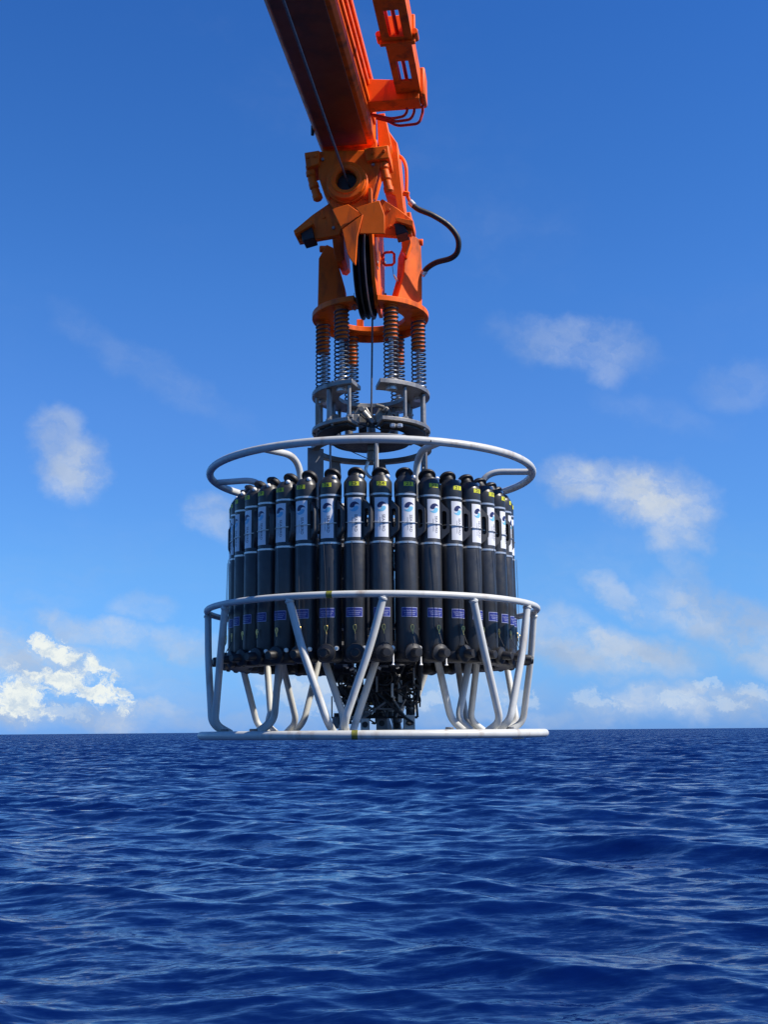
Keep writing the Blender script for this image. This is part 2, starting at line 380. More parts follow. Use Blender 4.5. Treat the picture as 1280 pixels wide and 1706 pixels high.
    s3 = vm('MULTIPLY', vm('SUBTRACT', nz(11.0, 4, (.3, 1, 1)), (.5, .5, .5)), (.22, .42, 0))
    s2 = vm('ADD', s2, s3)
    # calmer and rougher patches of wind ripple
    pt = nz(.035, 4, (.45, 1, 1), False)
    mrn = t.nodes.new('ShaderNodeMapRange'); mrn.inputs[1].default_value = .35; mrn.inputs[2].default_value = .65; mrn.inputs[3].default_value = .22; mrn.inputs[4].default_value = 1.5; t.links.new(pt, mrn.inputs[0])
    sc = t.nodes.new('ShaderNodeVectorMath'); sc.operation = 'SCALE'; t.links.new(s2, sc.inputs[0]); t.links.new(mrn.outputs[0], sc.inputs['Scale'])
    atn = t.nodes.new('ShaderNodeAttribute'); atn.attribute_name = 'chop'
    sc1 = t.nodes.new('ShaderNodeVectorMath'); sc1.operation = 'SCALE'; t.links.new(s1, sc1.inputs[0]); t.links.new(atn.outputs['Fac'], sc1.inputs['Scale'])
    # wind waves lean: their steeper faces look toward the ship
    ln = t.nodes.new('ShaderNodeVectorMath'); ln.operation = 'SCALE'; ln.inputs[0].default_value = (0, -8.0, 0)
    ml = t.nodes.new('ShaderNodeMath'); ml.operation = 'MULTIPLY'; t.links.new(atn.outputs['Fac'], ml.inputs[0]); t.links.new(atn.outputs['Fac'], ml.inputs[1]); t.links.new(ml.outputs[0], ln.inputs['Scale'])
    nn = vm('NORMALIZE', vm('ADD', vm('ADD', vm('ADD', ge.outputs['Normal'], ln.outputs[0]), sc1.outputs[0]), sc.outputs[0]), (0, 0, 0))
    t.links.new(nn, b.inputs['Normal'])
    me.materials.append(mt)
make_sea()

# ------------------------------------------------------------------ the crane
HEAD = R(7.3)
bd = Vector((math.sin(HEAD), math.cos(HEAD), 0)); br = Vector((math.cos(HEAD), -math.sin(HEAD), 0)); UP = Vector((0, 0, 1))
AX = Vector((-0.075, 0, ZC))                           # axis of wire, docking head and sampler
def pb(px, py, t): return hit(px, py, bd, AX + bd * t)   # on the plane across the boom, t metres past the axis
def onz(px, py, h): return hit(px, py, UP, Vector((0, 0, ZC + h)))
def face(pts, t, th, mb=None): return (mb or MB()).prism([pb(x, y, t) for x, y in pts], bd * th)

crane = thing('crane_boom', 'orange painted ship crane boom reaching over the sea with sheave head at its tip', 'crane', AX + Vector((0, -.4, 3.0)))
BZ = 3.50
pl = onz(475, 100, BZ); pr_ = onz(585, 100, BZ)
wid = (pr_ - pl).dot(br); lft = (pl - AX).dot(br)
print('boom width', wid, 'left', lft)
BH = .40
def bp(u, t, h): return AX + br * u + bd * t + UP * h
b0, b1 = -9.0, -.36
ch = .02
sec = [(lft + ch, BZ), (lft + wid - ch, BZ), (lft + wid, BZ + ch), (lft + wid, BZ + BH), (lft + wid - ch, BZ + BH + ch), (lft + ch, BZ + BH + ch), (lft, BZ + BH), (lft, BZ + ch)]
MB().prism([bp(u, b0, h) for u, h in sec], bd * (b1 - b0)).build('boom', M_ORANGE, crane, .003)
M_SHADE_GREASE = mat('shade_and_grease_orange', (0.20, 0.042, 0.008), .45, vary=.25, vscale=3, dirt=(.03, .014, .008), dirt_amt=.7, dscale=4, bump=.1, bscale=25)  # orange with shade put into the base colour, grease stains laid over it
MB().prism([bp(lft + .03, b0, BZ - .010), bp(lft + wid - .045, b0, BZ - .010), bp(lft + wid - .045, b0, BZ - .001), bp(lft + .03, b0, BZ - .001)], bd * (b1 - b0 - .10)).build('underside_shade_plate', M_SHADE_GREASE, crane, .002)  # added plate; its dark colour stands in for the boom's shaded underside
for hh, th_ in ((BZ + .10, .03), (BZ + .20, .03), (BZ + .30, .035)):
    MB().prism([bp(lft + wid + .001, b0, hh), bp(lft + wid + .014, b0, hh), bp(lft + wid + .014, b0, hh + th_), bp(lft + wid + .001, b0, hh + th_)], bd * (b1 - b0 - .12)).build('side_rail', M_ORANGE, crane, .003)
MB().cyl(bp(lft - .004, -.62, BZ + .05), bp(lft - .004, -.62, BZ - .012), .010).build('limit_switch', M_BLACK, crane)
# end collar of the boom
face([(527, 252), (600, 250), (637, 246), (632, 285), (622, 322), (608, 348), (556, 348), (541, 326), (531, 296)], -.52, .14).build('end_collar', M_ORANGE, crane, .006)
for pts in ([(507, 254), (532, 250), (531, 273), (510, 280)], [(606, 247), (647, 241), (649, 263), (611, 268)]):
    face(pts, -.555, .20).build('collar_ear', M_ORANGE, crane, .006)
face([(537, 238), (628, 232), (628, 252), (537, 256)], -.42, .10).build('collar_web', M_ORANGE, crane, .005)
def pin_stack(pts, t):
    for (x0, y0), (x1, y1) in zip(pts[:-1], pts[1:]):
        a = pb(x0, y0, t); b = pb(x1, y1, t); ax = (b - a)
        mb = MB().lathe([(.022, 0), (.026, .004), (.026, ax.length * .5), (.030, ax.length * .52), (.030, ax.length * .85), (.020, ax.length * .99)], 14, a, ax)
        mb.build('collar_pin', M_ORANGE, crane)
pin_stack([(516, 276), (519, 296), (525, 316), (531, 334)], -.50)
pin_stack([(637, 263), (641, 284), (645, 302), (649, 322)], -.50)
# boss that the wire passes through
bc = pb(576, 298, -.60); pxm = (pb(610, 298, -.60) - bc).length / 34
ro, ri = 33 * pxm, 17.5 * pxm
MB().lathe([(ri, .16), (ri, .012), (ri + .008, .002), (ro * .74, .0), (ro * .78, .008), (ro * .97, .010), (ro, .02), (ro, .05), (ro * 1.06, .055), (ro * 1.06, .13), (ro * 1.06, .16), (ri, .16)], 40, bc, bd).build('wire_boss', M_ORANGE, crane)
MB().cyl(bc + bd * .06, bc + bd * .14, ri * 1.02, 24).build('bore_liner', M_BLACK, crane)
g = MB()
c0 = pb(579, 330, -.42); c1_ = pb(581, 378, -.42)
g.lathe([(.075, -.0), (.088, .03), (.094, (c0 - c1_).length * .6), (.094, (c0 - c1_).length + .05)], 28, Vector((c0.x, c0.y, c1_.z)), UP); g.build('swivel_drum', M_ORANGE, crane)
# outriggers with rubber buffers
for pts, buf, lip in (([(552, 336), (520, 358), (489, 384), (498, 403), (566, 391), (575, 360)], [(499, 378), (518, 371), (524, 396), (504, 402)], [(489, 384), (519, 367), (522, 373), (491, 391)]),
                      ([(637, 331), (664, 348), (688, 366), (686, 389), (667, 393), (600, 388), (610, 355)], [(656, 372), (672, 370), (680, 386), (660, 392)], [(658, 361), (689, 367), (688, 377), (660, 368)])):
    face(pts, -.47, .05).build('outrigger', M_ORANGE, crane, .004)
    face(buf, -.505, .12).build('rubber_buffer', M_BLACK, crane, .006)
    face(lip, -.53, .16).build('buffer_lip', M_ORANGE, crane, .003)
face([(570, 382), (605, 357), (596, 393), (592, 440), (587, 436), (579, 423)], -.66, .03).build('gusset', M_ORANGE, crane, .003)
face([(569, 381), (553, 348), (580, 340), (603, 356)], -.63, .03).build('gusset', M_ORANGE, crane, .003)
face([(592, 346), (632, 333), (641, 358), (641, 389), (599, 389), (604, 360)], -.655, .012).build('front_plate', M_ORANGE, crane, .003)
face([(637, 209), (645, 214), (662, 238), (666, 280), (673, 345), (677, 362), (663, 352), (658, 326), (640, 318), (638, 262)], -.30, .22).build('side_bracket', M_ORANGE, crane, .004)
face([(628, 190), (641, 188), (652, 240), (640, 262), (630, 240)], -.40, .16).build('side_bracket', M_ORANGE, crane, .004)
for px, py, t in ((538, 266, -.52), (548, 330, -.52), (610, 330, -.52), (622, 275, -.52), (513, 262, -.555), (525, 260, -.555), (622, 255, -.555), (640, 252, -.555), (540, 362, -.47), (556, 380, -.47), (648, 350, -.47), (650, 378, -.47)):
    q_ = pb(px, py, t); MB().cyl(q_ - bd * .010, q_ + bd * .004, .0105, 6).build('hex_bolt', M_STEEL if (px + py) % 3 == 0 else M_ORANGE, crane)
# sheave, axis across the boom
SR = .325
su = (hit(615, 470, bd, AX + bd * -.31) - AX).dot(br) - .018
sc_ = bp(su, -.31, 2.775)
prof = [(.045, -.066), (.12, -.062), (.13, -.034), (.27, -.030), (SR - .02, -.058), (SR, -.052), (SR, -.044), (SR - .05, -.028), (SR - .05, -.018), (SR - .004, -.006), (SR - .004, .006), (SR - .05, .018), (SR - .05, .028), (SR, .044), (SR, .052), (SR - .02, .058), (.27, .030), (.13, .034), (.12, .062), (.045, .066)]
prof = [(r_, z_ * .68) for r_, z_ in prof]
sh = MB().lathe(prof, 64, sc_, br).build('sheave', M_BLACK, crane)
MB().cyl(sc_ - br * .075, sc_ + br * .076, .03, 20).build('axle', M_STEEL, sh)
for k in range(6):
    a = k * math.pi / 3
    q_ = sc_ + bd * (.07 * math.cos(a)) + UP * (.07 * math.sin(a)); MB().cyl(q_ + br * .040, q_ + br * .048, .012, 6).build('bolt', M_STEEL, sh)
# cheek plates beside the sheave, with slots
def cheek(u, outl, slots):
    th_ = .022
    ring_o = [bp(u, t, h) for t, h in outl]
    o = MB().prism(ring_o, br * th_).build('cheek_plate', M_ORANGE, crane, .003)
    for (t0, t1, h0, h1) in slots:
        n = 20; pts = []
        for k in range(n):
            a = 2 * math.pi * k / n; pts.append(bp(u + th_ + .001, (t0 + t1) / 2 + (t1 - t0) / 2 * math.cos(a), (h0 + h1) / 2 + (h1 - h0) / 2 * math.copysign(abs(math.sin(a)) ** .7, math.sin(a))))
        inn = [(p - sum(pts, Vector()) / n) * .8 + sum(pts, Vector()) / n for p in pts]
        MB().holed(pts, inn, br * .003).build('slot_rim', M_ORANGE, o)
        MB().prism(inn, br * .0015).build('slot_shade_inset', M_SHADE_GREASE, o)  # flat inset, nothing cut through; the slot's inner shade is its colour
cheek(su + .050, [(-.56, 3.16), (-.05, 3.16), (.03, 2.95), (.02, 2.58), (-.08, 2.52), (-.30, 2.52), (-.44, 2.66), (-.54, 2.9)], [(-.46, -.22, 2.76, 2.97), (-.18, .01, 2.57, 2.70)])
cheek(su - .072, [(-.46, 3.16), (-.05, 3.16), (.03, 2.95), (.0, 2.68), (-.20, 2.60), (-.34, 2.68)], [])
for (t, h) in ((-.50, 3.1), (-.1, 3.1), (.0, 2.7), (-.03, 2.9)):
    MB().cyl(bp(su - .085, t, h), bp(su + .086, t, h), .012, 8).build('cheek_bolt', M_STEEL, crane)
# hose carrier beside the boom
CH = 3.62
cpt = onz(684, 172, CH)
cu, ct = (cpt - AX).dot(br), (cpt - AX).dot(bd)
cw = .155
def carrier(t0, t1, w, dz, slots):
    u0, u1 = cu - w / 2, cu + w / 2
    o = None
    edges = [t0] + [v for s_ in slots for v in s_] + [t1]
    # floor plate in three lanes so that the slots are open
    segs = [(edges[i], edges[i + 1], i % 2 == 0) for i in range(len(edges) - 1)]
    mb = MB()
    for a, b, solid in segs:
        if solid: mb.prism([bp(u0, a, CH + dz), bp(u1, a, CH + dz), bp(u1, a, CH + dz + .012), bp(u0, a, CH + dz + .012)], bd * (b - a))
        else:
            for x0, x1 in ((u0, u0 + w * .26), (u1 - w * .26, u1)):
                mb.prism([bp(x0, a, CH + dz), bp(x1, a, CH + dz), bp(x1, a, CH + dz + .012), bp(x0, a, CH + dz + .012)], bd * (b - a))
    o = mb.build('hose_carrier', M_ORANGE, crane)
    for x in (u0, u1 - .012):
        MB().prism([bp(x, t0, CH + dz + .013), bp(x + .012, t0, CH + dz + .013), bp(x + .012, t0, CH + dz + .13), bp(x, t0, CH + dz + .13)], bd * (t1 - t0)).build('side_flange', M_ORANGE, o, .002)
    return o
ta = (onz(650, 72, CH) - AX).dot(bd)
slots1 = []
for y0, y1 in ((17, 62),):
    slots1.append(((onz(655, y0, CH) - AX).dot(bd), (onz(655, y1, CH) - AX).dot(bd)))
tt0, tt1 = slots1[0]
ca = carrier(-6.0, ta, cw * 1.06, 0, [(tt0 - 2 * (tt1 - tt0) * 2, tt0 - (tt1 - tt0) * 3), (tt0 - (tt1 - tt0) * 2, tt0 - (tt1 - tt0)), (tt0, tt1)])
s2_ = ((onz(674, 105, CH) - AX).dot(bd), (onz(674, 138, CH) - AX).dot(bd))
cb = carrier(ta + .012, ct - .02, cw * .92, .012, [s2_])
MB().prism([bp(cu - cw * .62, ta - .02, CH - .015), bp(cu + cw * .62, ta - .02, CH - .015), bp(cu + cw * .62, ta - .02, CH + .15), bp(cu - cw * .62, ta - .02, CH + .15)], bd * .03).build('carrier_flange', M_ORANGE, crane, .006)
for sgn in (-1, 1):
    MB().cyl(bp(cu + sgn * cw * .62, ta - .05, CH + .03), bp(cu + sgn * cw * .62, ta + .03, CH + .03), .018, 12).build('flange_knob', M_ORANGE, crane)
MB().prism([bp(cu + cw * .40, ct - .10, CH - .01), bp(cu + cw * .62, ct - .10, CH - .01), bp(cu + cw * .62, ct - .10, CH + .17), bp(cu + cw * .40, ct - .10, CH + .17)], bd * .16).build('end_block', M_ORANGE, crane, .012)
for q in range(3):
    MB().tube([bp(cu - .04 + .04 * q, -5.9, CH + .045), bp(cu - .04 + .04 * q, ct - .02, CH + .045)], .011, 8).build('hydraulic_line', M_RED, crane)
# arm from boom to carrier
MB().prism([bp(lft + wid - .01, ct - .10, CH - .03), bp(cu + cw * .4, ct - .10, CH - .03), bp(cu + cw * .4, ct - .10, CH + .02), bp(cu - cw * .5, ct - .10, CH + .10), bp(lft + wid - .01, ct - .10, CH + .12)], bd * .12).build('carrier_arm', M_ORANGE, crane, .004)
for q, (xa, xb, dy) in enumerate(((678, 640, 0), (690, 645, 5), (704, 650, 12))):
    t_ = ct + .02 + .01 * q
    path = [pb(xa, 176, t_ - .03), pb(xa + 1, 186, t_), pb(xa - 5, 194 + dy, t_ + .01), pb(xb + 12, 198 + dy, t_ + .02), pb(xb - 4, 194 + dy * .6, t_ + .02), pb(xb - 22, 190 + dy * .6, t_ + .03)]
    MB().tube(fillet(path, .03), .0085, 8).build('hydraulic_line', M_RED, crane)
MB().tube(fillet([pb(660, 258, -.2), pb(670, 262, -.24), pb(677, 276, -.26), pb(678, 300, -.26), pb(677, 322, -.26), pb(684, 338, -.24)], .05), .011, 10).build('hydraulic_line', M_ORANGE, crane)
MB().cyl(pb(672, 322, -.27), pb(682, 324, -.27), .016, 6).build('pipe_clamp', M_ORANGE, crane)
ho = MB().tube(bez([pb(686, 340, -.24), pb(698, 349, -.24), pb(722, 359, -.22), pb(748, 376, -.18), pb(763, 397, -.15), pb(763, 418, -.12), pb(752, 430, -.10), pb(728, 437, -.08), pb(713, 446, -.06), pb(705, 456, -.05)], 8), .0175, 14).build('hydraulic_hose', M_BLACK, crane)
MB().cyl(pb(683, 336, -.24), pb(690, 343, -.24), .020, 12).build('hose_fitting', M_BRIGHT, ho)
MB().cyl(pb(703, 459, -.05), pb(709, 451, -.05), .020, 12).build('hose_fitting', M_BRIGHT, ho)

# ------------------------------------------------------------------ docking head hung under the crane tip
dock = thing('docking_head', 'orange and steel docking head with six coil springs below the crane tip', 'docking head', AX + Vector((0, 0, 1.8)))
AXC = AX.copy()
def ax(h): return AX + UP * h
RING_H = 2.555
gapc = 266                                       # the ring opens toward the ship
MB().annulus(ax(0), .215, .366, RING_H - .018, RING_H + .018, gapc + 11, gapc + 349, 64).build('spring_ring', M_ORANGE, dock, .004)
MB().annulus(ax(0), .30, .318, RING_H - .060, RING_H - .019, 20, 160, 40).build('ring_web', M_ORANGE, dock)
MB().box(ax(RING_H + .055) + Vector((-.07, .30, 0)), (.045, .03, .075)).build('ring_lug', M_ORANGE, dock, .003)
def column(pts, t, th, w2):
    nrm = (Matrix.Rotation(R(w2), 3, 'Z') @ bd); cx = sum(p[0] for p in pts) / len(pts); cy = sum(p[1] for p in pts) / len(pts); c_ = pb(cx, cy, t)
    return MB().prism([hit(x, y, nrm, c_) for x, y in pts], nrm * th).build('column', M_ORANGE, dock, .006)
column([(531, 430), (544, 407), (555, 412), (564, 441), (575, 480), (577, 507), (529, 523)], -.10, .10, 4)
column([(687, 389), (702, 401), (704, 456), (704, 512), (661, 498), (673, 456), (675, 421)], -.10, .10, 34)
for pts, t in (([(553, 393), (572, 390), (574, 430), (568, 436), (560, 434), (556, 420)], -.20), ([(668, 388), (682, 388), (684, 402), (676, 424), (670, 418)], -.20)):
    face(pts, t, .24).build('yoke_bracket', M_ORANGE, dock, .004)
MB().prism([bp(-.26, -.06, 3.12), bp(.27, -.06, 3.12), bp(.27, -.06, 3.22), bp(-.26, -.06, 3.22)], bd * .12).build('yoke_beam', M_ORANGE, dock, .005)
for px, py in ((538, 415), (699, 404)):
    MB().cyl(pb(px - 5, py, -.05), pb(px + 6, py, -.05), .022, 12).build('pivot_pin', M_ORANGE, dock)
# loop handle and snap hook beside the sheave
c = pb(648, 431, -.12); w_, h_ = .034, .042
loop = [c + br * x + UP * z for x, z in ((-w_, -h_ * .7), (-w_, h_ * .7), (-w_ * .6, h_), (w_ * .6, h_), (w_, h_ * .7), (w_, -h_ * .7), (w_ * .6, -h_), (-w_ * .6, -h_))]
lo = MB().tube(loop, .0085, 8, closed=True).build('loop_handle', M_RED, dock)
MB().cyl(pb(634, 431, -.12), pb(641, 431, -.12), .012, 8).build('loop_stem', M_RED, lo)
MB().tube([pb(654, 444, -.12), pb(656, 458, -.12)], .0018, 6).build('tag_line', M_CORD, dock)
MB().tube(bez([pb(656, 458, -.12), pb(660, 463, -.12), pb(663, 469, -.12), pb(660, 466, -.12), pb(657, 460, -.12)], 5), .004, 6).build('snap_hook', M_BRIGHT, dock)
MB().tube([pb(590, 488, -.30), pb(590, 507, -.30)], .0015, 6).build('tag_line', M_CORD, dock)
MB().tube(bez([pb(590, 507, -.30), pb(594, 511, -.30), pb(592, 517, -.30), pb(587, 513, -.30), pb(590, 507, -.30)], 5), .003, 6).build('shackle', M_STEEL, dock)
# springs on guide rods
H_UP, H_LO = 2.055, 1.822
SPR = .30
def coil(c, r, wr, h0, h1, pitch, n=14):
    turns = (h1 - h0) / pitch; m_ = int(turns * n); return [c + Vector((r * math.cos(2 * math.pi * k / n), r * math.sin(2 * math.pi * k / n), h0 + (h1 - h0) * k / m_)) for k in range(m_ + 1)]
for k in range(6):
    a = R(5 + 60 * k); c = AX + Vector((SPR * math.cos(a), -SPR * math.sin(a), 0))
    sl_o = MB().lathe([(.036, RING_H - .225), (.0385, RING_H - .22), (.0385, RING_H - .03), (.046, RING_H - .028), (.046, RING_H - .0185)], 20, c).build('spring_sleeve', M_ORANGE, dock)
    MB().tube(coil(c, .0435, .0042, H_UP + .012, RING_H - .03, .0262), .0050, 6).build('coil_spring', M_SPRING, sl_o)
    MB().cyl(c + UP * (H_UP - .03), c + UP * (RING_H - .2), .015, 12).build('guide_rod', M_BRIGHT, sl_o)
    MB().lathe([(.046, H_UP + .0005), (.046, H_UP + .012), (.030, H_UP + .022)], 20, c).build('spring_seat', M_STEEL, sl_o)
    MB().lathe([(.034, H_UP - .05), (.034, H_UP - .0285)], 16, c).build('rod_nut', M_BRIGHT, sl_o)
MB().annulus(ax(0), .200, .366, H_UP - .028, H_UP, gapc + 13, gapc + 347, 64).build('upper_plate', M_STEEL, dock, .003)
MB().annulus(ax(0), .215, .366, H_LO - .020, H_LO + .004, gapc + 15, gapc + 343, 64).build('lower_plate', M_STEEL, dock, .003)
MB().annulus(ax(0), .22, .335, H_LO - .038, H_LO - .0205, gapc + 18, gapc + 340, 64).build('wear_ring', M_BLACK, dock, .003)
for k in range(6):
    for da in (-13, 13):
        a = R(5 + 60 * k + da); rr = .335; c = AX + Vector((rr * math.cos(a), -rr * math.sin(a), 0))
        if abs((5 + 60 * k + da) % 360 - 94) < 18: continue
        MB().cyl(c + UP * (H_LO + .0045), c + UP * (H_UP - .0285), .0155 if da > 0 else .0115, 12).build('post', M_STEEL, dock)
        MB().cyl(c + UP * (H_LO + .0045), c + UP * (H_LO + .02), .021, 6).build('post_nut', M_STEEL, dock)
# latch arms round the wire
for s_, x0 in ((-1, 603), (1, 640)):
    c = onY(x0, 690, -.02)
    pl_ = [(-.045, -.075), (.045, -.075), (.055, .0), (.03, .045), (-.02, .05), (-.05, .01)]
    la = MB().prism([c + Vector((x * -s_, 0, z)) for x, z in pl_], (0, .03, 0)).build('latch_plate', M_STEEL, dock, .004)
    MB().cyl(c + Vector((0, -.035, .025)), c + Vector((0, .06, .025)), .017, 14).build('latch_pin', M_GREYPL, la)
    if s_ < 0: MB().cyl(c + Vector((.01, -.05, .0)), c + Vector((.07, -.05, -.075)), .021, 14).build('latch_roller', M_STEEL, la)
    else: MB().cyl(c + Vector((.0, -.05, .03)), c + Vector((-.05, -.05, .045)), .012, 14).build('latch_roller', M_STEEL, la)
    MB().cyl(c + Vector((s_ * .055, -.03, -.11)), c + Vector((s_ * .055, -.03, -.02)), .022, 14).build('latch_ram', M_BRIGHT, la)
MB().box(onY(628, 698, .03), (.27, .03, .045)).build('latch_beam', M_STEEL, dock, .006)
MB().cyl(onY(598, 712, -.05), onY(612, 712, -.05), .032, 16).build('latch_roller', M_GREYPL, dock)
MB().cyl(onY(634, 713, -.02), onY(650, 713, -.02), .030, 16).build('latch_roller', M_GREYPL, dock)
for px in (655, 666):
    MB().cyl(onY(px, 712, -.34), onY(px, 706, -.34), .018, 6).build('plate_bolt', M_BRIGHT, dock)

for k in range(5):                                     # rams and blocks standing between the plates, behind the wire
    a = R(200 + 35 * k); c = AX + Vector((.25 * math.cos(a), -.25 * math.sin(a), 0))
    rm = MB().cyl(c + UP * (H_LO + .005), c + UP * (H_LO + .12), .026, 14).cyl(c + UP * (H_LO + .12), c + UP * (H_UP - .03), .012, 10).build('lock_ram', M_GREYPL, dock)
    MB().cyl(c + UP * (H_LO + .115), c + UP * (H_LO + .13), .031, 6).build('ram_gland', M_STEEL, rm)
for (px, py, w_, h_, Y, mt) in ((592, 699, .05, .06, -.06, M_STEEL), (659, 697, .045, .07, -.05, M_STEEL), (676, 684, .03, .09, .10, M_GREYPL), (585, 700, .03, .07, -.10, M_GREYPL), (630, 704, .10, .03, .10, M_GREYPL), (648, 706, .05, .045, -.08, M_BLACK), (606, 704, .05, .04, .08, M_BLACK), (639, 702, .04, .03, .05, M_BLACK)):
    MB().box(onY(px, py, Y), (w_, .035, h_)).build('latch_block', mt, dock, .004)
for (x0, y0, x1, y1) in ((600, 690, 634, 716), (646, 686, 622, 706), (590, 704, 640, 708), (655, 690, 668, 708), (612, 694, 600, 716)):
    MB().tube(bez([onY(x0, y0, -.09), onY((x0 + x1) / 2 + 4, (y0 + y1) / 2 + 5, -.12), onY(x1, y1, -.09)], 6), .005, 6).build('hydraulic_line', M_BLACK, dock)
for k in range(14):
    a = R(30 + 300 / 13 * k - 60 + 6); rr = .352; c = AX + Vector((rr * math.cos(a), rr * math.sin(a), 0))
    if abs(math.degrees(math.atan2(math.sin(a + math.pi / 2), math.cos(a + math.pi / 2)))) < 24: continue
    MB().cyl(c + UP * (H_UP + .0005), c + UP * (H_UP + .010), .009, 6).build('plate_bolt', M_STEEL, dock)
    MB().cyl(c + UP * (H_LO - .032), c + UP * (H_LO - .0205), .009, 6).build('plate_bolt', M_STEEL, dock)

MB().lathe([(.215, 1.732), (.235, 1.738), (.235, 1.756), (.225, 1.760)], 48, AX).build('latch_disc', M_BLACK, dock)
# ------------------------------------------------------------------ wire
wire = thing('winch_wire', 'thin steel winch wire running under the crane boom and over the sheave', 'wire', AX + Vector((0, 0, 1.7)))
w0 = bp(su, -.6, 0); bore = bc + Vector((0, 0, .01))
path = [bore - bd * 8.4 + UP * .05, bore, bp(su, -.34, 2.775 + SR - .03)]
for k in range(1, 10):
    a = math.radians(90 - 10 * k); path.append(bp(su, -.31 + (SR - .03) * math.cos(a), 2.775 + (SR - .03) * math.sin(a)))
low = AX + UP * 1.84
path += [bp(su, -.31 + SR - .03, 2.70), Vector((low.x, low.y, low.z))]
MB().tube(path, .0062, 8).build('rope', M_WIRE, wire)
tm = MB().lathe([(.019, 1.70), (.021, 1.72), (.013, 1.80), (.009, 1.90), (.0075, 1.91)], 14, AX).build('wire_socket', M_STEEL, wire)
MB().lathe([(.024, 1.63), (.027, 1.64), (.027, 1.69), (.019, 1.70)], 14, AX).build('swivel', M_STEEL, tm)
sk = MB().tube(bez([AX + Vector((-.02, 0, 1.63)), AX + Vector((-.035, 0, 1.57)), AX + Vector((0, 0, 1.53)), AX + Vector((.035, 0, 1.57)), AX + Vector((.02, 0, 1.63))], 6), .010, 8).build('shackle', M_BRIGHT, wire)
MB().tube([AX + Vector((.03, -.02, 1.62)), AX + Vector((-.24, -.12, 1.72))], .003, 6).build('safety_line', M_WIRE, wire)

# ------------------------------------------------------------------ sampler frame
fr = thing('sampler_frame', 'white tubular cage with three rings carrying the circle of dark bottles', 'frame', AX + Vector((0, 0, -.03)))
def pol(r, th, h): return AX + Vector((r * math.cos(R(th)), -r * math.sin(R(th)), h))     # th from +x toward the ship
def ringpath(r, h, n=96): return [pol(r, 360 * k / n, h) for k in range(n)]
ZB = -.018
H_TOP, H_GRD = 1.530, .703
R_TOP, R_GRD, R_BASE = .982, .985, 1.005
MB().tube(ringpath(R_TOP, H_TOP), .0225, 14, closed=True).build('top_ring', M_WHITE, fr)
gr = MB().tube(ringpath(R_GRD, H_GRD), .0185, 12, closed=True).build('guard_ring', M_WHITE, fr)
ba = MB().tube(ringpath(R_BASE, ZB), .0235, 14, closed=True).build('base_ring', M_WHITE, fr)
MB().annulus(AX, .60, .955, ZB + .002, ZB + .016).build('base_plate', M_WHITE, fr)
for k in range(6):
    a = 11 + 60 * k
    d_ = (pol(1, a, 0) - pol(0, a, 0)); MB().tube([pol(.05, a, ZB), pol(.60, a, ZB)], .019, 10).build('spoke', M_WHITE, fr)
    MB().tube([pol(.95, a, ZB), pol(.985, a, ZB)], .019, 10).build('spoke', M_WHITE, fr)
for th in (133, 36, 64, 152):
    MB().cyl(pol(.93, th, ZB + .0165), pol(.93, th, ZB + .036), .022, 10).build('base_lug', M_GREYPL, fr)
MB().box(pol(.97, 35, ZB - .025), (.06, .05, .012)).build('base_foot', M_WHITE, fr)
# V struts, outer and inner
for k in range(6):
    apex = 41 + 60 * k
    for s_ in (-1, 1):
        tb = apex + s_ * 2.6
        path = fillet([pol(R_GRD - .004, apex + s_ * 15.2, H_GRD - .004), pol(.972, apex + s_ * 10.8, .43), pol(.955, tb, .045), pol(.86, tb - s_ * .4, ZB + .012)], .10, 8)
        st = MB().tube(path, .0205, 12).build('guard_strut', M_WHITE, fr)
        d_ = (path[1] - path[0]).normalized(); MB().lathe([(.0207, .014), (.0255, .018), (.0250, .026), (.0207, .030)], 14, path[0], d_).build('weld_bead', M_WHITE, st)
        tb = apex + s_ * 3.0
        path = fillet([pol(.63, apex + s_ * 16.5, .56), pol(.63, apex + s_ * 14.5, .42), pol(.61, tb, .06), pol(.70, tb - s_ * .4, ZB + .014)], .11, 8)
        MB().tube(path, .0200, 12).build('inner_strut', M_WHITE, fr)
# hooks from the top ring down inside the bottles
for k in range(6):
    a = 7 + 60 * k
    MB().tube(fillet([pol(R_TOP, a, H_TOP), pol(.665, a, H_TOP + .012), pol(.655, a, 1.20)], .14, 10), .0195, 12).build('ring_hook', M_WHITE, fr)
